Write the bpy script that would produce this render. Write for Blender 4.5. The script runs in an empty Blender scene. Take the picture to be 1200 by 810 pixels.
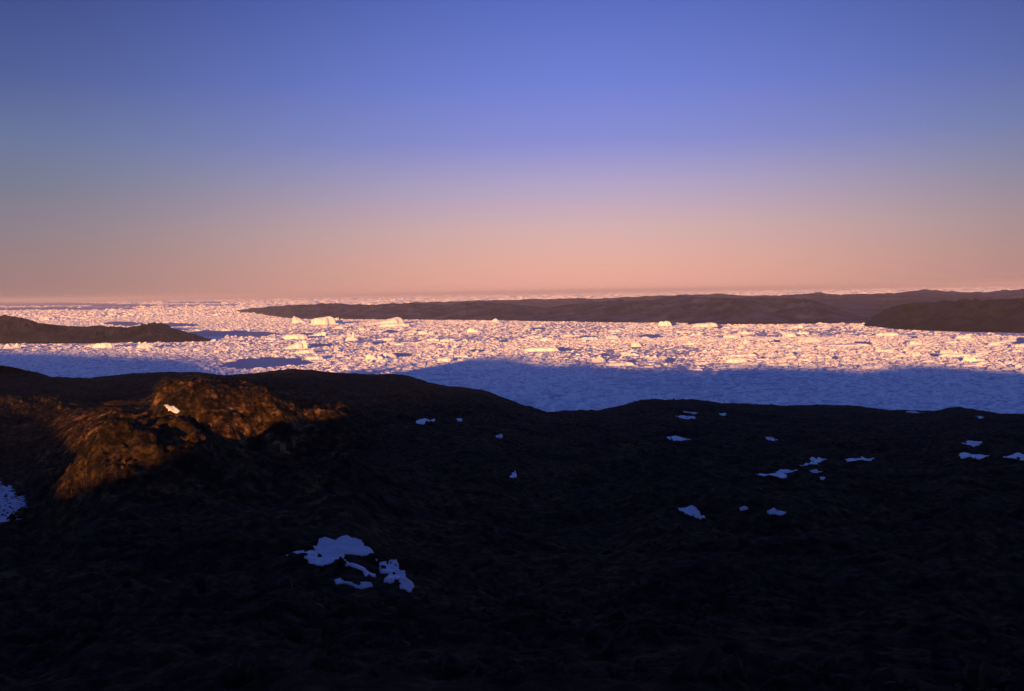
import bpy, math, random
import numpy as np
from mathutils import Matrix, Vector

R = math.radians
rng = np.random.default_rng(7)
random.seed(7)
scn = bpy.context.scene
col = scn.collection

# ------------------------------------------------------------------ camera numbers
H = 200.0                      # eye height above the sea (m)
FPX = 1333.33                  # focal length in pixels of the 1200 px wide photograph (40 mm)
ROLL = math.atan(0.0167)
PITCH = math.atan(63.0 / FPX)
SUN_EL = math.atan(0.066)      # 3.8 degrees above the horizon
SUN_AZ = R(12)                 # the light travels 12 degrees right of straight ahead
TE = math.tan(SUN_EL)

fwd = np.array([0, math.cos(PITCH), -math.sin(PITCH)])
r0_ = np.array([1.0, 0, 0]); u0_ = np.array([0, math.sin(PITCH), math.cos(PITCH)])
right = math.cos(ROLL) * r0_ - math.sin(ROLL) * u0_
up = math.cos(ROLL) * u0_ + math.sin(ROLL) * r0_

def azt(x, y):
    """bearing and slope (drop per metre) of the sight line through a photo pixel"""
    x = np.asarray(x, float); y = np.asarray(y, float)
    d = fwd[:, None] * FPX + right[:, None] * (x.ravel() - 600) - up[:, None] * (y.ravel() - 405)
    return np.arctan2(d[0], d[1]).reshape(x.shape), (-d[2] / np.hypot(d[0], d[1])).reshape(x.shape)

def sea_point(x, y):
    a, t = azt(np.array([x]), np.array([y]))
    r = H / t[0]
    return r * math.sin(a[0]), r * math.cos(a[0]), r

def project(x, y, z):
    v = np.stack([x, y, z - H])
    f = fwd @ v
    return 600 + FPX * (right @ v) / f, 405 - FPX * (up @ v) / f

cam_d = bpy.data.cameras.new("camera"); cam = bpy.data.objects.new("camera", cam_d); col.objects.link(cam)
M = Matrix.Identity(4)
for i in range(3):
    M[i][0], M[i][1], M[i][2] = right[i], up[i], -fwd[i]
M[2][3] = H
cam.matrix_world = M
cam_d.lens = 40; cam_d.sensor_width = 36; cam_d.clip_start = 0.5; cam_d.clip_end = 600000
scn.camera = cam

# ------------------------------------------------------------------ noise
def _hash(ix, iy, seed):
    h = (ix.astype(np.int64) * 374761393 + iy.astype(np.int64) * 668265263 + seed * 974634777) & 0x7fffffff
    h = ((h ^ (h >> 13)) * 1274126177) & 0x7fffffff
    h = h ^ (h >> 16)
    return (h & 0xffff) / 65535.0

def vnoise(x, y, seed=0):
    x = np.asarray(x, float); y = np.asarray(y, float)
    ix = np.floor(x); iy = np.floor(y); fx = x - ix; fy = y - iy
    fx = fx * fx * fx * (fx * (fx * 6 - 15) + 10); fy = fy * fy * fy * (fy * (fy * 6 - 15) + 10)
    a = _hash(ix, iy, seed); b = _hash(ix + 1, iy, seed); c = _hash(ix, iy + 1, seed); d = _hash(ix + 1, iy + 1, seed)
    return (a + (b - a) * fx) * (1 - fy) + (c + (d - c) * fx) * fy - 0.5

def fbm(x, y, seed=0, octs=4, gain=0.5):
    s = 0; a = 1.0; f = 1.0
    for o in range(octs):
        ca, sa = math.cos(o * 1.3), math.sin(o * 1.3)
        s = s + a * vnoise((x * ca - y * sa) * f + 17.3 * o, (x * sa + y * ca) * f - 9.1 * o, seed + o)
        a *= gain; f *= 2.03
    return s

def smooth(e0, e1, x):
    k = np.clip((x - e0) / (e1 - e0), 0, 1)
    return k * k * (3 - 2 * k)

# ------------------------------------------------------------------ mesh helpers
def mesh_from(name, verts, faces, smooth_shade=False):
    """verts (N,3); faces a list of (M,k) int arrays"""
    me = bpy.data.meshes.new(name)
    me.vertices.add(len(verts)); me.vertices.foreach_set("co", np.ascontiguousarray(verts, np.float32).ravel())
    loops = np.concatenate([f.ravel() for f in faces]).astype(np.int32)
    tot = np.concatenate([np.full(len(f), f.shape[1], np.int32) for f in faces])
    start = np.concatenate([[0], np.cumsum(tot)[:-1]]).astype(np.int32)
    me.loops.add(len(loops)); me.loops.foreach_set("vertex_index", loops)
    me.polygons.add(len(tot)); me.polygons.foreach_set("loop_start", start)
    try: me.polygons.foreach_set("loop_total", tot)
    except Exception: pass
    me.polygons.foreach_set("use_smooth", np.full(len(tot), smooth_shade))
    me.update(calc_edges=True)
    return me

def grid_faces(n, m, wrap=False):
    i = np.arange(n if wrap else n - 1)[:, None]; j = np.arange(m - 1)[None]
    i2 = (i + 1) % n
    return np.stack([i * m + j, i2 * m + j, i2 * m + j + 1, i * m + j + 1], -1).reshape(-1, 4)

def add(name, me, mat, kind=None, label=None, cat=None, group=None):
    o = bpy.data.objects.new(name, me); col.objects.link(o)
    if mat and not me.materials: me.materials.append(mat)
    if kind: o["kind"] = kind
    if label: o["label"] = label
    if cat: o["category"] = cat
    if group: o["group"] = group
    return o

# ------------------------------------------------------------------ materials
def lin(r, g, b):
    f = lambda c: (c / 255) / 12.92 if c / 255 <= 0.04045 else ((c / 255 + 0.055) / 1.055) ** 2.4
    return (f(r), f(g), f(b), 1)

def new_mat(name):
    m = bpy.data.materials.new(name); m.use_nodes = True
    nt = m.node_tree; b = nt.nodes["Principled BSDF"]
    return m, nt, b

def noise_node(nt, scale, detail=4, rough=0.55, vec=None):
    n = nt.nodes.new("ShaderNodeTexNoise"); n.inputs["Scale"].default_value = scale
    n.inputs["Detail"].default_value = detail; n.inputs["Roughness"].default_value = rough
    if vec: nt.links.new(vec, n.inputs["Vector"])
    return n

def ramp_node(nt, fac, stops):
    n = nt.nodes.new("ShaderNodeValToRGB"); e = n.color_ramp.elements
    while len(e) < len(stops): e.new(0.5)
    for k, (p, c) in enumerate(stops):
        e[k].position = p; e[k].color = c
    nt.links.new(fac, n.inputs["Fac"])
    return n

def position(nt):
    return nt.nodes.new("ShaderNodeNewGeometry").outputs["Position"]

def bump_node(nt, height, strength, dist):
    n = nt.nodes.new("ShaderNodeBump"); n.inputs["Strength"].default_value = strength; n.inputs["Distance"].default_value = dist
    nt.links.new(height, n.inputs["Height"])
    return n

def ice_material(name, scale, dist, c0=(.74, .75, .76, 1), c1=(.88, .87, .83, 1)):
    m, nt, b = new_mat(name); p = position(nt)
    n = noise_node(nt, scale, 5, .6, p)
    n2 = noise_node(nt, scale * .23, 3, .5, p)
    r = ramp_node(nt, n2.outputs["Fac"], [(.32, c0), (.62, c1)])
    nt.links.new(r.outputs["Color"], b.inputs["Base Color"])
    b.inputs["Roughness"].default_value = .62
    b.inputs["Specular IOR Level"].default_value = .3
    bp = bump_node(nt, n.outputs["Fac"], .8, dist); nt.links.new(bp.outputs["Normal"], b.inputs["Normal"])
    return m

ICE = ice_material("pack ice", .12, 3.0)
BERG = ice_material("iceberg ice", .08, 4.0, (.80, .81, .80, 1), (.90, .89, .85, 1))

def snow_material(name, c0, c1):
    m, nt, b = new_mat(name); p = position(nt)
    n = noise_node(nt, .6, 5, .6, p); n2 = noise_node(nt, .15, 4, .6, p)
    r = ramp_node(nt, n2.outputs["Fac"], [(.3, c0), (.65, c1)])
    nt.links.new(r.outputs["Color"], b.inputs["Base Color"]); b.inputs["Roughness"].default_value = .7
    bp = bump_node(nt, n.outputs["Fac"], .5, .25); nt.links.new(bp.outputs["Normal"], b.inputs["Normal"])
    return m
SNOW = snow_material("old snow", (.42, .43, .46, 1), (.72, .73, .76, 1))
DARK_SNOW = snow_material("darker snow", (.32, .32, .35, 1), (.52, .52, .56, 1))  # darker snow tone for the near and faint patches

def ground_material():
    m, nt, b = new_mat("tundra and rock"); p = position(nt)
    at = nt.nodes.new("ShaderNodeAttribute"); at.attribute_name = "sunlit_ochre"
    n1 = noise_node(nt, .045, 6, .62, p)           # heath and open ground
    n2 = noise_node(nt, .5, 8, .72, p)             # tussocks and stones
    n3 = noise_node(nt, .16, 5, .6, p)
    heath = ramp_node(nt, n1.outputs["Fac"], [(.36, (.020, .013, .006, 1)), (.52, (.036, .023, .010, 1)), (.68, (.060, .036, .014, 1))])
    ochre = ramp_node(nt, n3.outputs["Fac"], [(.40, (.014, .008, .004, 1)), (.52, (.055, .030, .011, 1)), (.66, (.19, .105, .040, 1))])
    r2 = ramp_node(nt, n2.outputs["Fac"], [(.36, (.12, .11, .10, 1)), (.50, (.6, .58, .55, 1)), (.63, (2.0, 1.95, 1.8, 1))])
    mix = nt.nodes.new("ShaderNodeMix"); mix.data_type = 'RGBA'
    nt.links.new(at.outputs["Fac"], mix.inputs[0]); nt.links.new(heath.outputs[0], mix.inputs[6]); nt.links.new(ochre.outputs[0], mix.inputs[7])
    mx = nt.nodes.new("ShaderNodeMix"); mx.data_type = 'RGBA'; mx.blend_type = 'MULTIPLY'; mx.inputs[0].default_value = 1
    nt.links.new(mix.outputs[2], mx.inputs[6]); nt.links.new(r2.outputs["Color"], mx.inputs[7])
    nt.links.new(mx.outputs[2], b.inputs["Base Color"])
    b.inputs["Roughness"].default_value = .95; b.inputs["Specular IOR Level"].default_value = .08
    bp = bump_node(nt, n2.outputs["Fac"], 1.0, 1.2); nt.links.new(bp.outputs["Normal"], b.inputs["Normal"])
    return m
GROUND = ground_material()

def rock_material(name, c0, c1, scale):
    m, nt, b = new_mat(name); p = position(nt)
    n = noise_node(nt, scale, 7, .65, p)
    r = ramp_node(nt, n.outputs["Fac"], [(.40, c0), (.62, c1)])
    nt.links.new(r.outputs["Color"], b.inputs["Base Color"])
    b.inputs["Roughness"].default_value = .95; b.inputs["Specular IOR Level"].default_value = .1
    bp = bump_node(nt, n.outputs["Fac"], .7, .12 / scale); nt.links.new(bp.outputs["Normal"], b.inputs["Normal"])
    return m
HAZY_ROCK = rock_material("haze-tinted far hills", (.009, .012, .030, 1), (.066, .072, .125, 1), .006)  # rock blued so its colour carries the mauve of distant haze
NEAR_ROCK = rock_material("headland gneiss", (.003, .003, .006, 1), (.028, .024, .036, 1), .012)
STONE = rock_material("lichen stones", (.012, .009, .007, 1), (.06, .036, .02, 1), .25)

def sea_material():
    m, nt, b = new_mat("cold sea water"); p = position(nt)
    n = noise_node(nt, .09, 5, .6, p)
    n2 = noise_node(nt, .02, 6, .65, p)            # grease ice and slush between the floes
    r = ramp_node(nt, n2.outputs["Fac"], [(.34, (.30, .36, .46, 1)), (.5, (.58, .61, .66, 1)), (.66, (.78, .78, .78, 1))])
    nt.links.new(r.outputs["Color"], b.inputs["Base Color"])
    b.inputs["Roughness"].default_value = .6; b.inputs["Specular IOR Level"].default_value = .12
    bp = bump_node(nt, n.outputs["Fac"], 1.0, 7.0); nt.links.new(bp.outputs["Normal"], b.inputs["Normal"])
    return m
SEA = sea_material()

def water_material():
    m, nt, b = new_mat("open water"); p = position(nt)
    n = noise_node(nt, .15, 4, .6, p)
    b.inputs["Base Color"].default_value = (.14, .22, .36, 1)
    b.inputs["Roughness"].default_value = .45; b.inputs["Specular IOR Level"].default_value = .2
    bp = bump_node(nt, n.outputs["Fac"], .3, .5); nt.links.new(bp.outputs["Normal"], b.inputs["Normal"])
    return m
WATER = water_material()

# ------------------------------------------------------------------ the shadow line on the ice -> the ridge that casts it
edge = [(-160, 408), (0, 411), (100, 413), (200, 418), (255, 421), (275, 430), (300, 438), (330, 446), (410, 446), (438, 435), (465, 428), (515, 421),
        (570, 418), (610, 418), (640, 424), (655, 426), (695, 424), (715, 429), (727, 434), (748, 436), (760, 439.5), (790, 440), (806, 439), (828, 437.5), (836, 435), (844, 431), (868, 429),
        (900, 428), (960, 430), (1000, 433), (1030, 430), (1060, 426), (1100, 427.5), (1140, 431), (1170, 433), (1200, 435), (1300, 437)]
ea, et = azt([e[0] for e in edge], [e[1] for e in edge])
er = H / et
eu = er * np.sin(ea - SUN_AZ); es = er * np.cos(ea - SUN_AZ)
_o = np.argsort(eu); Q_u, Q_q = eu[_o], es[_o] * TE
def Q(u):
    return np.interp(u, Q_u, Q_q)
D = 150.0

# ------------------------------------------------------------------ foreground land
ridge = [(-260, 428), (-120, 424), (0, 428.5), (18, 431), (40, 436), (60, 442), (85, 443), (110, 443), (150, 438.5), (195, 437), (235, 437), (262, 440.5),
         (290, 439), (320, 435), (345, 432.5), (375, 435.5), (400, 437.5), (430, 438.5), (460, 438), (480, 441.5), (505, 449), (520, 452.5),
         (545, 454.5), (565, 458), (590, 467), (615, 476), (642, 484), (665, 482.5), (700, 480.5), (725, 476), (750, 469.5), (775, 468), (810, 469),
         (850, 472), (880, 474), (920, 475), (960, 475), (1000, 476), (1030, 479.5), (1060, 481), (1095, 481.5), (1110, 479), (1124, 477), (1140, 479), (1155, 482.5),
         (1200, 486), (1320, 482), (1460, 490)]
ra, rt = azt([e[0] for e in ridge], [e[1] for e in ridge])
rr = np.interp(ra, azt([-260, 0, 60, 110, 350, 480, 640, 760, 1000, 1200, 1460], [400] * 11)[0],
               [760, 800, 760, 950, 930, 860, 640, 760, 820, 700, 700])
B_r = np.log(np.array([2, 3, 8, 20, 45, 85, 130, 180, 260, 340, 450, 620, 950]))
B_t = np.array([.62, .57, .53, .47, .38, .30, .243, .195, .145, .118, .096, .078, .062])
def base_t(r): return np.interp(np.log(np.maximum(r, 2)), B_r, B_t)
# two sunlit knolls on the left: their near faces rise towards the low sun behind the viewpoint
def prof(pts):
    k = np.array(pts); return np.log(k[:, 0]), k[:, 1]
A_r, A_t = prof([(2, .62), (3, .57), (8, .53), (20, .47), (45, .38), (85, .30), (130, .235), (172, .172)])
kn_a, kn_t = azt([40, 70, 100, 130, 160, 200, 225, 240, 262, 300, 360], [520, 512, 503, 500, 498, 493, 493, 499, 515, 530, 545])
ku_a, ku_t = azt([60, 120, 160, 178, 186, 196, 210, 235, 262, 290, 312, 335, 365, 400, 420, 450], [492, 490, 488, 480, 468, 456, 451, 449, 450.5, 455, 463, 469, 475, 481.5, 486, 500])
def left_t(a, r, tR, rR):
    """knoll terrain: slope of the sight line at range r, bearing a"""
    L = np.log(np.maximum(r, 2))
    t1 = np.interp(a, kn_a, kn_t); t2 = np.interp(a, ku_a, ku_t)
    ta = np.interp(L, A_r, A_t)
    f1 = smooth(172, 208, r); tb = .172 + (t1 - .172) * f1
    tv = np.maximum(t1, .122) + .006
    f2 = smooth(208, 262, r); tc_ = t1 + (tv - t1) * f2
    f3 = smooth(345, 382, r); td = tv + (t2 - tv) * f3
    f4 = np.clip((r - 382) / np.maximum(rR * .98 - 382, 50), 0, 1); te = t2 + (tR - t2) * f4 ** .8
    return np.where(r < 172, ta, np.where(r < 208, tb, np.where(r < 345, tc_, np.where(r < 382, td, te))))
E_r, E_t = prof([(2, .62), (3, .57), (8, .53), (20, .47), (45, .38), (85, .30), (130, .243), (190, .19), (255, .166), (330, .152), (420, .138), (455, .112), (485, .092), (510, .083), (600, .078), (800, .058)])
w_a = azt([-60, 20, 125, 395, 470, 500], [480] * 6)[0]

def land_noise(x, y, r):
    n = 3.0 * fbm(x / 110, y / 110, 3, 2) + 2.4 * fbm(x / 34, y / 34, 11, 3)
    n = n * np.clip(r / 200, .05, 1)
    n2 = 2.2 * fbm(x / 13, y / 13, 21, 5, .58) + 1.1 * np.abs(fbm(x / 5, y / 5, 33, 3))
    return n, n2 * np.clip(r / 60, .1, 1)

def ground_z(x, y):
    x = np.asarray(x, float); y = np.asarray(y, float)
    r = np.hypot(x, y); a = np.arctan2(x, y)
    tR = np.interp(a, ra, rt); rR = np.interp(a, ra, rr)
    bR = base_t(rR)
    w = (base_t(r) - bR) / (.6 - bR)
    k = np.maximum(0, (r - rR) / rR)
    t0 = tR + w * (.6 - tR)
    wk = np.interp(a, w_a, [0, 0, 1, 1, 0, 0]); wk = wk * wk * (3 - 2 * wk)
    we = np.where(a < w_a[3], 1 - wk, 0)
    te = np.maximum(np.interp(np.log(np.maximum(r, 2)), E_r, E_t), tR)
    t0 = t0 * (1 - wk - we) + left_t(a, r, tR, rR) * wk + te * we
    t = np.where(r <= rR, t0, tR + .28 * k ** 1.5)
    F = np.where(r < 3, H - 1.7, H - r * t)
    n, n2 = land_noise(x, y, r)
    # ice-scraped crags and ledges of the two left knolls
    kn = smooth(R(-26), R(-22), a) * (1 - smooth(R(-9), R(-5), a)) * smooth(172, 205, r) * (1 - smooth(400, 470, r))
    rg = np.abs(fbm(x / 24, y / 24, 141, 5, .62)); st = fbm(x / 9, y / 9, 151, 4, .6)
    n2 = n2 + kn * (1 + .5 * (1 - smooth(205, 240, r))) * (4.2 * (.22 - rg) + 1.6 * (np.round(st * 4) / 4 * .6 + st * .4))
    crest = np.exp(-((r - rR) / (.22 * rR)) ** 2)
    F = F + n * (1 - .8 * crest) + n2 * (1 - .5 * crest)
    F = np.minimum(F, np.where(r > rR, H - r * (tR + .02 * k), 1e9) + n2 * .5)
    # land behind and beside the viewpoint: the ridge whose shadow falls over the fjord
    s = x * math.sin(SUN_AZ) + y * math.cos(SUN_AZ); u = x * math.cos(SUN_AZ) - y * math.sin(SUN_AZ)
    zr = Q(u) + D * TE
    d = s + D
    Bk = zr - np.where(d > 0, .075 * np.minimum(d, 260) + .28 * np.maximum(d - 260, 0), -.16 * d)
    Bk = Bk + n2 * .6 * smooth(20, 160, np.abs(d)) - 2.5 * smooth(60, 300, np.abs(d)) * (fbm(x / 90, y / 90, 5, 3) + .5) * smooth(30, 90, r)
    k2 = smooth(R(29), R(52), np.abs(a))
    z = F * (1 - k2) + Bk * k2
    return np.maximum(z, -12)

def polar_sheet(name, azs, rs, zf, mat, wrap=True):
    A, RR = np.meshgrid(azs, rs, indexing="ij")
    X, Y = RR * np.sin(A), RR * np.cos(A)
    Z = zf(X, Y)
    v = np.stack([X, Y, Z], -1).reshape(-1, 3)
    return mesh_from(name, v, [grid_faces(len(azs), len(rs), wrap)[:, ::-1]], True)

az_f = np.arange(-27, 27, .04)
az_b = np.concatenate([np.arange(27, 60, .5), np.arange(60, 300, .4), np.arange(300, 333, .5)])
azs = R(1) * np.concatenate([az_f, az_b])
rs = np.concatenate([np.geomspace(1.2, 60, 50)[:-1], np.geomspace(60, 1000, 760), np.geomspace(1010, 3900, 60)])
ground = add("ground", polar_sheet("ground", azs, rs, ground_z, GROUND), GROUND, "structure")

co = np.empty(len(ground.data.vertices) * 3, np.float32); ground.data.vertices.foreach_get("co", co); co = co.reshape(-1, 3)
_r = np.hypot(co[:, 0], co[:, 1]); _a = np.arctan2(co[:, 0], co[:, 1])
ochre_lit = smooth(R(-27), R(-19), _a) * (1 - smooth(R(-11), R(-7.5), _a)) * smooth(174, 192, _r) * (1 - smooth(430, 600, _r))  # sun patch painted in: ochre lighter where sunlight lands, heath darker around it
ochre_lit = np.clip(ochre_lit * (.9 + 1.5 * fbm(co[:, 0] / 22, co[:, 1] / 22, 161, 5, .6)), 0, 1) * (.36 + .64 * smooth(215, 330, _r))  # tint weakened on the near knoll to dim its glow
ground.data.attributes.new("sunlit_ochre", 'FLOAT', 'POINT').data.foreach_set("value", ochre_lit.astype(np.float32))

# line of sight down to the land
def land_point(px, py):
    a, t = azt(np.array([px]), np.array([py])); a, t = a[0], t[0]
    r = np.geomspace(20, 1000, 2500)
    z = ground_z(r * math.sin(a), r * math.cos(a))
    ts = (H - z) / r
    i = np.argmax(ts <= t)
    if ts[i] > t: i = len(r) - 1
    return r[i] * math.sin(a), r[i] * math.cos(a), z[i], r[i]

# ------------------------------------------------------------------ sea
sea_r = np.concatenate([[0.5], np.geomspace(800, 12000, 40), np.geomspace(13000, 220000, 30)])
sea = add("sea", polar_sheet("sea", R(1) * np.arange(0, 360, 3), sea_r, lambda x, y: 0 * x, SEA), SEA, "structure")

# ------------------------------------------------------------------ hills across the water
hill_masks = []
def hill(name, top, water, width, mat, seed, rough=.1, back=1.6, scale=350, pw=1.9, r_fix=None):
    ta, tt = azt([p[0] for p in top], [p[1] for p in top])
    wa, wt = azt([p[0] for p in water], [p[1] for p in water])
    n, m = 520, 70
    a = np.linspace(ta[0], ta[-1], n)
    rw = H / np.interp(a, wa, wt) if r_fix is None else np.interp(a, wa, r_fix)
    tc = np.interp(a, ta, tt)
    W = np.interp(a, wa, width) if isinstance(width, list) else width * np.clip((H - rw * tc) / 55, .06, 1)
    rc = rw + W
    tc = tc - .0007 * fbm(a * 170, 0 * a + seed, seed, 4, .6)
    zc = np.maximum(H - rc * tc, 0)
    k = np.concatenate([np.linspace(-.03, 1, 46), 1 + np.linspace(0, back, 25)[1:]])
    m = len(k)
    K = k[None, :]
    RR = rw[:, None] + K * W[:, None]
    A = a[:, None] + 0 * K
    X, Y = RR * np.sin(A), RR * np.cos(A)
    prof = np.where(K < 1, 1 - (1 - np.clip(K, 0, 1)) ** pw, np.cos(np.clip((K - 1) / back, 0, 1) * math.pi / 2) ** 1.2)
    nz = fbm(X / scale, Y / scale, seed, 5, .55)
    gul = np.abs(fbm(X / (scale * .6), Y / (scale * 1.4), seed + 40, 4, .6))
    keep = 1 - np.exp(-((K - 1) / .18) ** 2)
    Z = zc[:, None] * prof * (1 + keep * rough * (3.6 * nz - 3.0 * gul)) * np.clip(prof * 6, 0, 1) ** .2
    # never rise over the traced skyline by much
    lim = H - RR * (tc[:, None] - .0002)
    Z = np.where(K < 1, np.minimum(Z, lim), Z)
    Z = np.where(K < 0, -4, Z); Z = np.where(prof <= 0, -6, Z)
    o = add(name, mesh_from(name, np.stack([X, Y, Z], -1).reshape(-1, 3), [grid_faces(n, m)[:, ::-1]], True), mat, "structure")
    hill_masks.append((a, rw, rc + back * W))
    return o

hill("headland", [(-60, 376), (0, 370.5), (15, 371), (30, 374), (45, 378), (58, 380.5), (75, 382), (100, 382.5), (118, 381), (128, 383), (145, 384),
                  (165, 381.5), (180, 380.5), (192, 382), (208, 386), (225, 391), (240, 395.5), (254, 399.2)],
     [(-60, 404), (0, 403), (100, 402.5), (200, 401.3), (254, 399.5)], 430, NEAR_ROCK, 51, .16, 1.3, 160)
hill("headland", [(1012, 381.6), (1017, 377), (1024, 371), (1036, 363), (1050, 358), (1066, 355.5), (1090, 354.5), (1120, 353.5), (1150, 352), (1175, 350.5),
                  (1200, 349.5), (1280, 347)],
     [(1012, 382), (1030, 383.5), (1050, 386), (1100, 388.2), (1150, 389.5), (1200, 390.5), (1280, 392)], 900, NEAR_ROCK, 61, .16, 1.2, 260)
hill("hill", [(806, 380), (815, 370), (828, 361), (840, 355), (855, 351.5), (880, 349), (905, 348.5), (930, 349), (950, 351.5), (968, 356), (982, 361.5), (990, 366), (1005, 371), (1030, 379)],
     [(806, 380.5), (870, 380.2), (930, 379.8), (1000, 378.8), (1030, 379.2)], 1100, HAZY_ROCK, 71, .17, 1.2, 420)
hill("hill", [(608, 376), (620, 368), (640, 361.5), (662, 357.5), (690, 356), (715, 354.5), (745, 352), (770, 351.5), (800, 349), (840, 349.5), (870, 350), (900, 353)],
     [(608, 376.2), (700, 377.6), (780, 378.6), (900, 379.3)], 1300, HAZY_ROCK, 81, .15, 1.2, 420)
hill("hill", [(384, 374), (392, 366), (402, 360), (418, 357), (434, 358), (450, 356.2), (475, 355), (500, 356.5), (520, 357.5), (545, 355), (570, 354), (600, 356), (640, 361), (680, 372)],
     [(384, 374.2), (450, 374.6), (560, 375.4), (680, 377)], 1300, HAZY_ROCK, 91, .15, 1.2, 420)
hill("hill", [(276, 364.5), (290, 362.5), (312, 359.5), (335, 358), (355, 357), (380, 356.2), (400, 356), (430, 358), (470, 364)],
     [(276, 365), (320, 370.5), (345, 374), (400, 374), (470, 374)], 1500, HAZY_ROCK, 101, .12, 1.2, 420)
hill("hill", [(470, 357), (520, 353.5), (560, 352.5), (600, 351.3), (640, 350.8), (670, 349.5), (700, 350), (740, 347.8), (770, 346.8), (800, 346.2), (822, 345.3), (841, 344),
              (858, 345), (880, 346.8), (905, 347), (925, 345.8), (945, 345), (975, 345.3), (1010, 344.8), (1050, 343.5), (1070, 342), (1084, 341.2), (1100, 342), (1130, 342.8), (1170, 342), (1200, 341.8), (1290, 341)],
     [(470, 366), (700, 366), (960, 366), (1290, 364)], [2600, 2600, 5600, 5600], HAZY_ROCK, 111, .2, .9, 700, pw=1.3, r_fix=[12800, 12400, 7100, 6900])

# ------------------------------------------------------------------ pack ice
def in_hill(x, y, pad=0):
    a = np.arctan2(x, y); r = np.hypot(x, y)
    hit = np.zeros(len(x), bool)
    for ha, rw, rb in hill_masks:
        ok = (a > ha[0]) & (a < ha[-1])
        hit |= ok & (r > np.interp(a, ha, rw) - pad) & (r < np.interp(a, ha, rb))
    return hit

leads = [  # open water between the ice, each an ellipse on the sea: centre and half size as seen from the hill
    (30, 356.5, 100, 2.2), (150, 358, 60, 1.3), (80, 362, 85, 1.5), (240, 354.5, 50, 1.1),
    (285, 391.5, 46, 3.2), (252, 391, 30, 3.5), (318, 424, 46, 5.2), (290, 428, 30, 5), (145, 379.5, 22, 2.6), (205, 381, 26, 2.2), (760, 394, 15, 2.0), (631, 385.5, 9, 1.6),
    (662, 409.5, 9, 2.2), (376, 404.5, 14, 1.6), (458, 389, 9, 2), (484, 388, 10, 1.6), (470, 416, 16, 2), (445, 402, 9, 1.4), (1197, 401, 9, 6),
    (1070, 395.5, 6, 1.6), (1011, 402, 11, 1.6), (785, 422, 6, 3), (740, 424, 6, 2.2), (884, 416, 4.5, 2.4), (894, 420, 3, 1.6), (978, 419.5, 3.5, 2),
    (745, 406.5, 6, 1.8), (390, 378, 4, 3), (788, 380, 6, 2.2), (841, 382.5, 6, 2.2), (360, 392, 9, 1.4), (590, 400, 8, 1.3), (690, 395, 9, 1.3), (558, 411, 8, 1.5), (909, 400, 5, 1.6), (1094, 416, 6, 1.6), (708, 416, 5, 2), (932, 415, 3, 1.4)]
def in_lead(x, y, wob=.35):
    px, py = project(x, y, 0 * x)
    w = wob * fbm(px / 7, py / 2.5, 77, 3)
    hit = np.zeros(len(x), bool)
    for cx, cy, hx, hy in leads:
        hit |= ((px - cx) / hx) ** 2 + ((py - cy) / hy) ** 2 < 1 + 2 * w
    return hit

def lead_sheets():
    V, F = [], []; off = 0
    th = np.linspace(0, 2 * math.pi, 60, endpoint=False)
    for i, (cx, cy, hx, hy) in enumerate(leads):
        k = 1.12 + .35 * fbm(np.cos(th) * 1.6 + 4 * i, np.sin(th) * 1.6, 401, 3)
        px = cx + hx * k * np.cos(th); py = cy + hy * k * np.sin(th)
        p = np.array([sea_point(a, b)[:2] for a, b in zip(px, py)]); c0 = np.array(sea_point(cx, cy)[:2])
        v = np.concatenate([p, c0[None]]); V.append(np.column_stack([v, np.full(len(v), .03 + .01 * i)]))
        j = np.arange(60); F.append(np.stack([j, 0 * j + 60, (j + 1) % 60], 1) + off); off += 61
    return mesh_from("open_water", np.concatenate(V), [np.concatenate(F)])
add("open_water", lead_sheets(), WATER, "structure")

NS = 6
def chunks(x, y, rad, hgt, z0=None, sink=.6, asp=None):
    n = len(x)
    th = (np.arange(NS)[None] + rng.uniform(-.3, .3, (n, NS))) * 2 * math.pi / NS + rng.uniform(0, 6.28, (n, 1))
    if asp is None: asp = rng.uniform(.55, 1.0, (n, 1))
    rot = rng.uniform(0, 6.28, (n, 1))
    def ring(f, z):
        lx = rad[:, None] * f * np.cos(th); ly = rad[:, None] * f * np.sin(th) * asp
        X = lx * np.cos(rot) - ly * np.sin(rot); Y = lx * np.sin(rot) + ly * np.cos(rot)
        return np.stack([X + x[:, None], Y + y[:, None], z], -1)
    h = hgt[:, None]
    tx, ty = rng.normal(0, .35, (n, 1)), rng.normal(0, .35, (n, 1))
    tilt = (np.cos(th) * tx + np.sin(th) * ty)
    f0 = rng.uniform(.75, 1.1, (n, NS))
    f1 = f0 * rng.uniform(.72, 1.0, (n, NS))
    f2 = f1 * rng.uniform(.35, .9, (n, NS))
    b = ring(f0, -sink * h + 0 * th)
    m = ring(f1, h * np.clip(rng.uniform(.25, .75, (n, NS)) + .4 * tilt, .05, 2))
    t = ring(f2, h * np.clip(rng.uniform(.6, 1.05, (n, NS)) + tilt, .12, 2.2))
    c = np.stack([x, y, hgt * rng.uniform(.7, 1.15, n)], -1)[:, None]
    v = np.concatenate([b, m, t, c], 1)
    if z0 is not None: v[..., 2] += z0[:, None]
    nv = 3 * NS + 1
    i = np.arange(NS); j = (i + 1) % NS
    q = np.concatenate([np.stack([i, j, NS + j, NS + i], 1), np.stack([NS + i, NS + j, 2 * NS + j, 2 * NS + i], 1)])
    tr = np.stack([2 * NS + i, 2 * NS + j, 0 * i + 3 * NS], 1)
    off = (np.arange(n) * nv)[:, None, None]
    return v.reshape(-1, 3), (q[None] + off).reshape(-1, 4), (tr[None] + off).reshape(-1, 3)

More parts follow.
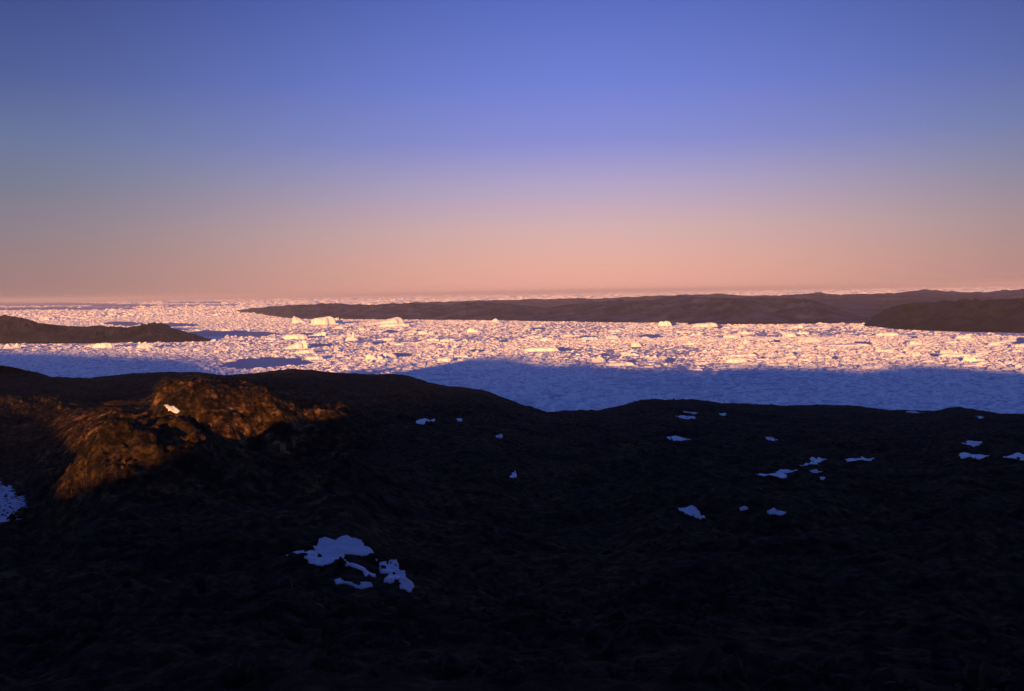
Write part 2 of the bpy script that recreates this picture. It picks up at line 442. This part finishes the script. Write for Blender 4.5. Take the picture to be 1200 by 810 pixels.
def sector(n, r1, r2, a1, a2, logr=False):
    a = R(1) * rng.uniform(a1, a2, n)
    r = np.exp(rng.uniform(math.log(r1), math.log(r2), n)) if logr else np.sqrt(rng.uniform(r1 * r1, r2 * r2, n))
    return r * np.sin(a), r * np.cos(a), r

def field(name, specs):
    V, Qs, T = [], [], []; off = 0
    for (n, r1, r2, a1, a2, rm, hf, fac, dens, logr) in specs:
        x, y, r = sector(n, r1, r2, a1, a2, logr)
        ok = ~in_hill(x, y, 20) & ~in_lead(x, y)
        if dens is not None: ok &= dens(x, y, r)
        x, y, r = x[ok], y[ok], r[ok]
        rad = rm * np.exp(rng.normal(0, .5, len(x)))
        if fac: rad = rad * (r / fac)
        rad = np.minimum(rad, (3.2 if not fac else 4) * rad.mean())
        h = rad * hf * np.exp(rng.normal(0, .35, len(x)))
        h = np.minimum(h, 26)
        v, q, t = chunks(x, y, rad, h)
        V.append(v); Qs.append(q + off); T.append(t + off); off += len(v)
    return mesh_from(name, np.concatenate(V), [np.concatenate(Qs), np.concatenate(T)])

def dens_near(x, y, r):
    return rng.uniform(0, 1, len(x)) < np.clip(.95 + 1.6 * fbm(x / 420, y / 900, 13, 3), .35, 1)
def dens_mid(x, y, r):
    return rng.uniform(0, 1, len(x)) < np.clip(1.0 + 1.5 * fbm(x / 500, y / 1600, 17, 3), .3, 1)
def dens_far(x, y, r):
    a = np.degrees(np.arctan2(x, y))
    left = smooth(-10, -21, a)
    band = fbm(np.log(r) * 9 + a * .05, a * .12, 29, 3)
    return rng.uniform(0, 1, len(x)) < np.clip(.75 - .62 * left + 1.3 * band, .06, 1)

ice_mesh = field("pack_ice", [
    (70000, 1800, 4700, -27, 27, 4.2, .22, 0, dens_near, False),
    (150000, 4400, 12500, -27, 27, 6.0, .20, 0, dens_mid, False),
    (16000, 12000, 24000, -27, -9, 18.0, .22, 0, dens_mid, False),
    (40000, 20000, 130000, -27, 27, 75.0, .14, 40000, dens_far, True),
])
add("pack_ice", ice_mesh, ICE, "stuff", "sunlit pack ice crowding the fjord, blue where the ridge shades it", None)

# ------------------------------------------------------------------ icebergs
def berg_mesh(kind, seed):
    """unit berg: footprint radius about 1, height about 1, heightfield over a ragged outline with steep sides"""
    nt_, nr = 46, 14
    th = np.linspace(0, 2 * math.pi, nt_, endpoint=False)
    rad = 1 + .45 * fbm(np.cos(th) * 1.3 + 5, np.sin(th) * 1.3, seed, 4, .6)
    rho = np.linspace(0, 1, nr) ** .8
    Rr = rad[:, None] * rho[None]
    X = Rr * np.cos(th)[:, None]; Y = Rr * np.sin(th)[:, None]
    n = fbm(X * 1.6 + 3, Y * 1.6, seed + 9, 4, .55); cr = np.abs(fbm(X * 2.3, Y * 2.3 + 7, seed + 19, 3, .6))
    e = 1 - rho[None] ** 6
    if kind == "tabular": Z = .82 * e ** .35 + .22 * n - .18 * cr
    elif kind == "wedge": Z = (.62 + .52 * X) * e ** .5 + .25 * n - .15 * cr
    elif kind == "dome": Z = np.sqrt(np.clip(1 - rho[None] ** 2, 0, 1)) * .9 + .3 * n - .2 * cr
    elif kind == "peak":
        Z = 1.15 * np.exp(-((X - .15) ** 2 + (Y) ** 2) / .12) + .35 * e + .35 * n - .3 * cr
    elif kind == "saddle":
        Z = .95 * np.exp(-((X - .55) ** 2 + Y ** 2) / .09) + .7 * np.exp(-((X + .5) ** 2 + (Y - .1) ** 2) / .10) + .3 * e + .25 * n - .2 * cr
    else: Z = .6 * e ** .4 + .55 * n + .3 * (vnoise(X * 2.1, Y * 2.1, seed + 3) > 0) - .2 * cr
    Z = np.maximum(Z, .06 + .1 * (n + .5))
    Z[:, 0] = Z[:, 0].mean()
    top = np.stack([X, Y, Z], -1)
    lip = top[:, -1:].copy(); lip[..., :2] *= 1.05; lip[..., 2] *= .45
    bot = top[:, -1:].copy(); bot[..., :2] *= 1.10; bot[..., 2] = -.12
    v = np.concatenate([top, lip, bot], 1).reshape(-1, 3)
    return mesh_from("iceberg_" + kind, v, [grid_faces(nt_, nr + 2, True)])

KINDS = ["tabular", "wedge", "dome", "peak", "saddle", "block"]
berg_meshes = {k: [berg_mesh(k, 200 + 10 * i + s) for s in range(2)] for i, k in enumerate(KINDS)}
for ms in berg_meshes.values():
    for m in ms: m.materials.append(BERG)

def berg(kind, v, px, py, w_px, h_px, label, group, rot=0, deep=.6):
    x, y, r = sea_point(px, py)
    o = bpy.data.objects.new("iceberg", berg_meshes[kind][v]); col.objects.link(o)
    a = math.atan2(x, y)
    half = .5 * w_px * r / FPX
    o.location = (x, y, 0); o.scale = (half, half * deep, h_px * r / FPX); o.rotation_euler = (0, 0, -a + rot)
    o["label"] = label; o["category"] = "iceberg"
    if group: o["group"] = group
    return o

G = "large icebergs standing out of the pack ice"
big = [
    ("tabular", 0, 378, 380.5, 26, 9, "flat-topped bright iceberg overlapping the low hill shore, tallest at far ice edge", 0),
    ("wedge", 0, 350, 379, 20, 7, "sloping iceberg just left of the flat-topped one under the far shore", 2.8),
    ("block", 0, 396, 378.5, 9, 5, "small upright ice block just right of the tall flat-topped iceberg", 0),
    ("wedge", 1, 449, 380, 42, 6.5, "long low iceberg rising to a point at its right end below the far hills", 0),
    ("wedge", 0, 348, 408.5, 27, 8, "broad pale iceberg with a steep right end above the near blue water lead", 0),
    ("tabular", 1, 346, 397.5, 28, 5.5, "long flat iceberg directly behind the broad pale one", .1),
    ("block", 1, 779, 382, 15, 5, "upright iceberg standing alone against the foot of the middle hills", 0),
    ("tabular", 0, 825, 383, 26, 5.5, "long flat iceberg with an abrupt right end at the mid far shore", 0),
    ("dome", 0, 745, 406.5, 12, 6, "rounded iceberg with a dark pool to its right in the middle of the ice", 0),
    ("tabular", 1, 635, 411.5, 40, 5.5, "long bright ice floe close to the shadow line below the middle hills", 0),
    ("dome", 1, 948, 401, 26, 6, "broad domed iceberg glowing yellow near the right part of the fjord", 0),
    ("tabular", 0, 990, 405.5, 46, 3.5, "very long low ice floe with a dark streak along its top", .05),
    ("tabular", 1, 1120, 418, 32, 4, "long thin bright floe in front of the right headland", 0),
    ("block", 1, 1136, 423.5, 14, 4.5, "small blocky berg between two bright floes in front of the right headland", 0),
    ("tabular", 0, 1138, 429.5, 20, 3.5, "bright flat floe touching the shadow line in front of the right headland", 0),
    ("saddle", 0, 573, 379, 28, 4.5, "twin-peaked iceberg at the far shore below the middle hills", 0),
    ("wedge", 1, 558, 389.5, 18, 5, "leaning slab of ice in the left middle of the pack", 3.0),
    ("tabular", 1, 463, 383, 34, 4, "low flat floe just below the long pointed iceberg", 0),
    ("dome", 0, 452, 419, 22, 6, "rounded iceberg at the lower left corner of the sunlit ice", 0),
    ("tabular", 0, 725, 428.5, 30, 5, "flat bright floe lying along the shadow line near the dip of the shadow", 0),
    ("block", 0, 437, 421.5, 18, 5.5, "rough block of ice on the last sunlit strip above the black hill", 0),
    ("peak", 1, 413, 399, 14, 6, "small pointed iceberg in the crowded ice left of centre", 0),
    ("saddle", 1, 14, 408.5, 18, 4.5, "bright two-humped berg below the dark left headland", 0),
    ("tabular", 1, 122, 407.5, 22, 5, "flat-topped berg below the middle of the dark left headland", 0),
    ("dome", 1, 170, 408, 18, 4.5, "rounded berg below the right end of the dark left headland", 0),
    ("wedge", 0, 930, 384.5, 24, 4, "low bright wedge of ice under the rounded dark hill", 0),
    ("tabular", 0, 868, 417.5, 30, 4, "flat floe with small dark pools right of the shadow dip", 0),
    ("tabular", 1, 1040, 393.5, 24, 4, "flat floe just below the tip of the right headland", 0),
]
for k, v, px, py, w, h, lab, rot in big:
    berg(k, v, px, py, w, h * (1.2 if px < 470 else 1.0), lab, G, rot)

rb = random.Random(31)
placed = 0
while placed < 170:
    px = rb.uniform(255, 1195); py = 383 + (434 - 383) * rb.random() ** 1.1
    if px > 1000 and py < 396: continue
    x, y, r = sea_point(px, py)
    if in_hill(np.array([x]), np.array([y]), 120)[0] or in_lead(np.array([x]), np.array([y]))[0]: continue
    w = rb.uniform(7, 20) * (.8 + .4 * rb.random())
    berg(rb.choice(["tabular", "tabular", "dome", "block", "wedge", "saddle"]), rb.randrange(2), px, py, w, w * rb.uniform(.14, .28),
         "small iceberg or bergy lump frozen in among the sunlit pack ice", "small icebergs in the sunlit pack ice", rb.uniform(-.8, .8), rb.uniform(.5, .9))
    placed += 1

# ------------------------------------------------------------------ snow patches on the dark slope
def inside(px, py, poly):
    hit = np.zeros(px.shape, bool); j = len(poly) - 1
    for i in range(len(poly)):
        xi, yi = poly[i]; xj, yj = poly[j]
        c = ((yi > py) != (yj > py)) & (px < (xj - xi) * (py - yi) / (yj - yi + 1e-12) + xi)
        hit ^= c; j = i
    return hit

def snow(poly, label, mat=None):
    """snow lying on the land where the traced outline meets it, about 0.3 m thick"""
    pts = [land_point(x, y) for x, y in poly]
    rmean = sum(p[3] for p in pts) / len(pts)
    w = np.array([(p[0], p[1]) for p in pts])
    x0, y0 = w.min(0) - 1; x1, y1 = w.max(0) + 1
    step = max(.15, min(1.0, math.sqrt((x1 - x0) * (y1 - y0) / 9000)))
    gx = np.arange(x0, x1 + step, step); gy = np.arange(y0, y1 + step, step)
    X, Y = np.meshgrid(gx, gy, indexing="ij")
    cx, cy = X[:-1, :-1] + step / 2, Y[:-1, :-1] + step / 2
    ex, ey = x1 - x0 - 2, y1 - y0 - 2
    jx = cx + .07 * min(ex, 14) * fbm(cx / ex * 5, cy / ey * 5, 301, 4, .6); jy = cy + .07 * min(ey, 30) * fbm(cx / ex * 5 + 9, cy / ey * 5, 302, 4, .6)
    cell = inside(jx, jy, [tuple(p) for p in w])
    if not cell.any():
        k = np.unravel_index(cell.size // 2, cell.shape); cell[k] = True
    n, m = X.shape
    used = np.zeros((n, m), bool)
    for di in (0, 1):
        for dj in (0, 1):
            used[di:di + n - 1, dj:dj + m - 1] |= cell
    full = np.ones((n, m), bool)          # inner corners stand higher than rim corners
    for di in (0, 1):
        for dj in (0, 1):
            q = np.zeros((n, m), bool); q[di:di + n - 1, dj:dj + m - 1] = cell; full &= q
    th = .14 if rmean < 240 else .05 + .0001 * rmean
    Zg = ground_z(X, Y)
    Zt = Zg + np.where(full, th * 1.6, th * .8)
    Zb = Zg - .3
    idx = -np.ones((n, m), int); idx[used] = np.arange(used.sum()); N = used.sum()
    top = np.stack([X[used], Y[used], Zt[used]], -1); bot = np.stack([X[used], Y[used], Zb[used]], -1)
    I, J = np.nonzero(cell)
    f = np.stack([idx[I, J], idx[I + 1, J], idx[I + 1, J + 1], idx[I, J + 1]], 1)
    sides = []
    pad = np.pad(cell, 1)
    for di, dj, ca, cb in ((-1, 0, (0, 1), (0, 0)), (1, 0, (1, 0), (1, 1)), (0, -1, (0, 0), (1, 0)), (0, 1, (1, 1), (0, 1))):
        e = cell & ~pad[1 + di:1 + di + cell.shape[0], 1 + dj:1 + dj + cell.shape[1]]
        i, j = np.nonzero(e)
        p = idx[i + ca[0], j + ca[1]]; q = idx[i + cb[0], j + cb[1]]
        sides.append(np.stack([p, p + N, q + N, q], 1))
    me = mesh_from("snow_patch", np.concatenate([top, bot]), [f, np.concatenate(sides)], True)
    return add("snow_patch", me, mat or SNOW, None, label, "snow patch", "snow patches left on the dark hillside")

Z8 = lambda L: [(300 + x / 3, 600 + y / 3) for x, y in L]
Z7 = lambda L: [(760 + x / 2.727, 440 + y / 2.727) for x, y in L]
Z6 = lambda L: [(400 + x / 3, 440 + y / 3) for x, y in L]
Z5 = lambda L: [(x / 3, 420 + y / 3) for x, y in L]
snow(Z8([(115, 154), (150, 142), (205, 146), (203, 125), (240, 105), (270, 100), (335, 103), (362, 99), (372, 116), (418, 140), (395, 150), (318, 148), (308, 166), (330, 186),
         (375, 196), (390, 215), (415, 220), (410, 230), (372, 217), (345, 208), (322, 190), (262, 180), (225, 197), (178, 172)]),
     "largest snow patch, big ragged blue patch low on the black slope", DARK_SNOW)
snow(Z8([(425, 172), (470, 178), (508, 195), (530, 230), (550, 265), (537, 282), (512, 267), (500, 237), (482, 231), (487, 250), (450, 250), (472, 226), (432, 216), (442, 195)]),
     "hooked snow patch curving down beside the largest ragged one", DARK_SNOW)
snow(Z8([(275, 240), (320, 248), (410, 255), (415, 265), (350, 269), (290, 255)]), "thin snow strip just below the largest ragged patch", DARK_SNOW)
snow([(-40, 560), (0, 571.5), (10, 570.5), (28, 581.5), (25, 596), (19, 606), (23, 610), (0, 612), (-40, 616)], "blue snow patch cut by the edge of the view at the left of the slope", DARK_SNOW)
snow(Z6([(262, 161), (290, 153), (332, 154), (326, 163), (290, 170), (268, 169)]), "pale snow bar above a thin glowing strip under the long black ridge")
snow(Z6([(405, 152), (425, 154), (424, 162), (410, 161)]), "tiny snow dot just right of the pale snow bar")
snow(Z6([(543, 212), (568, 210), (566, 219), (545, 219)]), "faint small snow speck alone below the saddle of the ridge", DARK_SNOW)
snow(Z6([(600, 344), (612, 335), (619, 350), (606, 365), (592, 360)]), "small upright bright snow spot in the middle of the black slope")
snow(Z7([(90, 131), (120, 130), (149, 133), (146, 138), (96, 137)]), "thin level snow dash below another under the rounded right ridge")
snow(Z7([(110, 119), (140, 117), (165, 121), (150, 124)]), "short faint snow dash topmost under the rounded right ridge", DARK_SNOW)
snow(Z7([(228, 122), (248, 121), (246, 128), (232, 127)]), "tiny snow dash right of the two topmost dashes")
snow(Z7([(60, 196), (96, 197), (132, 200), (130, 207), (96, 206), (64, 202)]), "narrow snow streak directly below the two stacked dashes")
snow(Z7([(373, 198), (396, 200), (412, 205), (396, 208), (378, 205)]), "lone small snow dash above the two swept snow patches")
snow(Z7([(482, 291), (520, 274), (562, 264), (552, 278), (538, 281), (548, 288), (528, 289), (512, 283)]), "upper of two swept wing-shaped snow patches")
snow(Z7([(346, 318), (400, 313), (425, 302), (470, 303), (467, 312), (436, 314), (442, 325), (425, 328), (404, 321)]), "lower and longer of two swept wing-shaped snow patches")
snow(Z7([(513, 305), (540, 302), (556, 309), (540, 314), (520, 311)]), "small faint snow patch between the swept patches, lower right one", DARK_SNOW)
snow(Z7([(548, 326), (566, 327), (562, 334), (550, 333)]), "dim snow speck below the small faint patch by the swept pair", DARK_SNOW)
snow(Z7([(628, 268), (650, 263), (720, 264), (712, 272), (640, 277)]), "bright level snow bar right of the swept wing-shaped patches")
snow(Z7([(820, 116), (850, 113), (882, 118), (850, 121)]), "faint snow line on the very crest of the right ridge", DARK_SNOW)
snow(Z7([(1053, 132), (1070, 132), (1066, 139), (1056, 138)]), "tiny snow spot just below the knob on the right ridge")
snow(Z7([(1003, 218), (1020, 211), (1072, 213), (1062, 221), (1020, 222)]), "thin snow bar above a larger one below the knob of the ridge")
snow(Z7([(991, 258), (1030, 252), (1087, 256), (1072, 265), (1000, 265)]), "lens-shaped snow bar below a thinner one at the right of the slope")
snow(Z7([(1138, 261), (1170, 257), (1240, 258), (1250, 274), (1170, 270)]), "snow bar running out of view at the right edge")
snow(Z7([(97, 428), (120, 423), (156, 430), (166, 445), (182, 456), (165, 459), (144, 446), (114, 440)]), "comma-shaped snow patch lower on the right slope", DARK_SNOW)
snow(Z7([(378, 438), (402, 424), (412, 435), (440, 441), (424, 451), (386, 446)]), "jagged little snow patch right of the comma-shaped one", DARK_SNOW)
snow(Z7([(290, 426), (312, 422), (318, 431), (294, 434)]), "dim snow speck between the comma-shaped and the jagged patch", DARK_SNOW)
snow(Z5([(578, 168), (598, 168), (633, 190), (626, 200), (592, 187)]), "small snow patch lit gold by the sun on the rocky left hill")

# ------------------------------------------------------------------ stones strewn over the near land
def stones():
    V, Qs, T = [], [], []; off = 0
    for n, r1, r2, a1, a2, rm in ((6000, 180, 520, -27, -8, .2), (9000, 60, 900, -27, 27, .34)):
        x, y, r = sector(n, r1, r2, a1, a2, True)
        cl = fbm(x / 25, y / 25, 91, 3) > -.05
        x, y, r = x[cl], y[cl], r[cl]
        rad = np.minimum(rm * np.exp(rng.normal(0, .55, len(x))), 1.5)
        z = ground_z(x, y)
        v, q, t = chunks(x, y, rad, rad * rng.uniform(.5, 1.0, len(x)), z, 1.2)
        V.append(v); Qs.append(q + off); T.append(t + off); off += len(v)
    return mesh_from("rubble", np.concatenate(V), [np.concatenate(Qs), np.concatenate(T)])
add("rubble", stones(), STONE, "stuff", "stones strewn over the tundra of the near hills", None)

# ------------------------------------------------------------------ the evening air
hm = bpy.data.materials.new("evening air"); hm.use_nodes = True
hn = hm.node_tree; hn.nodes.remove(hn.nodes["Principled BSDF"])
pv = hn.nodes.new("ShaderNodeVolumePrincipled"); pv.inputs["Density"].default_value = 1.75e-5; pv.inputs["Color"].default_value = (.88, .86, 1.0, 1)
hn.links.new(pv.outputs[0], hn.nodes["Material Output"].inputs["Volume"])
hx = 225000
hv = np.array([(x, y, z) for z in (-14, 300) for y in (-hx, hx) for x in (-hx, hx)], float)
add("haze", mesh_from("haze", hv, [np.array([(0, 2, 3, 1), (4, 5, 7, 6), (0, 1, 5, 4), (2, 6, 7, 3), (0, 4, 6, 2), (1, 3, 7, 5)])]), hm, "stuff", "thin evening haze over the whole fjord", None)

# ------------------------------------------------------------------ sun and sky
sun_d = bpy.data.lights.new("sun", 'SUN'); sun = bpy.data.objects.new("sun", sun_d); col.objects.link(sun)
sun_d.energy = 5.0; sun_d.angle = R(.53); sun_d.color = (1.0, .44, .105)
ldir = Vector((math.sin(SUN_AZ) * math.cos(SUN_EL), math.cos(SUN_AZ) * math.cos(SUN_EL), -math.sin(SUN_EL)))
sun.rotation_euler = ldir.to_track_quat('-Z', 'Y').to_euler()

world = bpy.data.worlds.new("World"); scn.world = world; world.use_nodes = True
nt = world.node_tree; bg = nt.nodes["Background"]
bg.inputs["Strength"].default_value = .1
sky = nt.nodes.new("ShaderNodeTexSky"); sky.sky_type = 'NISHITA'; sky.sun_disc = False
sky.sun_elevation = SUN_EL; sky.sun_rotation = math.pi + SUN_AZ; sky.altitude = 200
tc = nt.nodes.new("ShaderNodeTexCoord"); sep = nt.nodes.new("ShaderNodeSeparateXYZ")
nt.links.new(tc.outputs["Generated"], sep.inputs[0])
def mth(op, a, b=None, c=None, clamp=False):
    n = nt.nodes.new("ShaderNodeMath"); n.operation = op; n.use_clamp = clamp
    for i, v in enumerate((a, b, c)):
        if v is None: continue
        if isinstance(v, (int, float)): n.inputs[i].default_value = v
        else: nt.links.new(v, n.inputs[i])
    return n.outputs[0]
el = mth('MAXIMUM', sep.outputs[2], 0)
front = ramp_node(nt, mth('MULTIPLY', el, 2.0), [
    (0.0, lin(233, 166, 150)), (.048, lin(224, 168, 157)), (.108, lin(206, 169, 173)), (.182, lin(171, 157, 194)), (.256, lin(130, 134, 205)),
    (.356, lin(104, 120, 206)), (.5, lin(78, 97, 184)), (.75, lin(56, 76, 160)), (1.0, lin(50, 72, 150))])
side = ramp_node(nt, mth('MULTIPLY', el, 2.0), [
    (0.0, lin(146, 116, 118)), (.048, lin(144, 118, 124)), (.108, lin(130, 118, 132)), (.182, lin(109, 113, 136)), (.256, lin(94, 108, 148)),
    (.356, lin(68, 85, 144)), (.5, lin(46, 61, 128)), (.75, lin(46, 64, 136)), (1.0, lin(50, 72, 150))])
back = ramp_node(nt, mth('MULTIPLY', el, 2.0), [
    (0.0, lin(125, 125, 160)), (.1, lin(103, 134, 184)), (.3, lin(83, 123, 186)), (.6, lin(62, 97, 170)), (1.0, lin(50, 72, 150))])
hor = mth('SQRT', mth('ADD', mth('MULTIPLY', sep.outputs[0], sep.outputs[0]), mth('ADD', mth('MULTIPLY', sep.outputs[1], sep.outputs[1]), 1e-6)))
# angle from the middle of the twilight arch opposite the sun
c = mth('DIVIDE', mth('ADD', mth('MULTIPLY', sep.outputs[1], math.cos(R(4))), mth('MULTIPLY', sep.outputs[0], math.sin(R(4)))), hor)
ang = mth('ARCCOSINE', mth('MINIMUM', mth('MAXIMUM', c, -1), 1))
def sm(e0, e1):
    n = nt.nodes.new("ShaderNodeMapRange"); n.interpolation_type = 'SMOOTHSTEP'
    nt.links.new(ang, n.inputs[0]); n.inputs[1].default_value = R(e0); n.inputs[2].default_value = R(e1)
    return n.outputs[0]
def mixcol(f, x, y):
    n = nt.nodes.new("ShaderNodeMix"); n.data_type = 'RGBA'
    nt.links.new(f, n.inputs[0]); nt.links.new(x, n.inputs[6]); nt.links.new(y, n.inputs[7])
    return n.outputs[2]
# vignette painted into the flanks; unseen sunset side made blue to light shaded ice
skyc = mixcol(sm(42, 95), mixcol(sm(0, 31), front.outputs[0], side.outputs[0]), back.outputs[0])
sc1 = nt.nodes.new("ShaderNodeVectorMath"); sc1.operation = 'SCALE'; sc1.inputs[3].default_value = 6.3
nt.links.new(skyc, sc1.inputs[0])
sc2 = nt.nodes.new("ShaderNodeVectorMath"); sc2.operation = 'SCALE'; sc2.inputs[3].default_value = .06
nt.links.new(sky.outputs[0], sc2.inputs[0])
ad = nt.nodes.new("ShaderNodeVectorMath"); ad.operation = 'ADD'
nt.links.new(sc1.outputs[0], ad.inputs[0]); nt.links.new(sc2.outputs[0], ad.inputs[1])
nt.links.new(ad.outputs[0], bg.inputs["Color"])

vs = scn.view_settings
scn.display_settings.display_device = 'sRGB'
vs.view_transform = 'Standard'; vs.look = 'None'; vs.exposure = 0.7; vs.gamma = 1; vs.use_curve_mapping = False
scn.cycles.max_bounces = 6
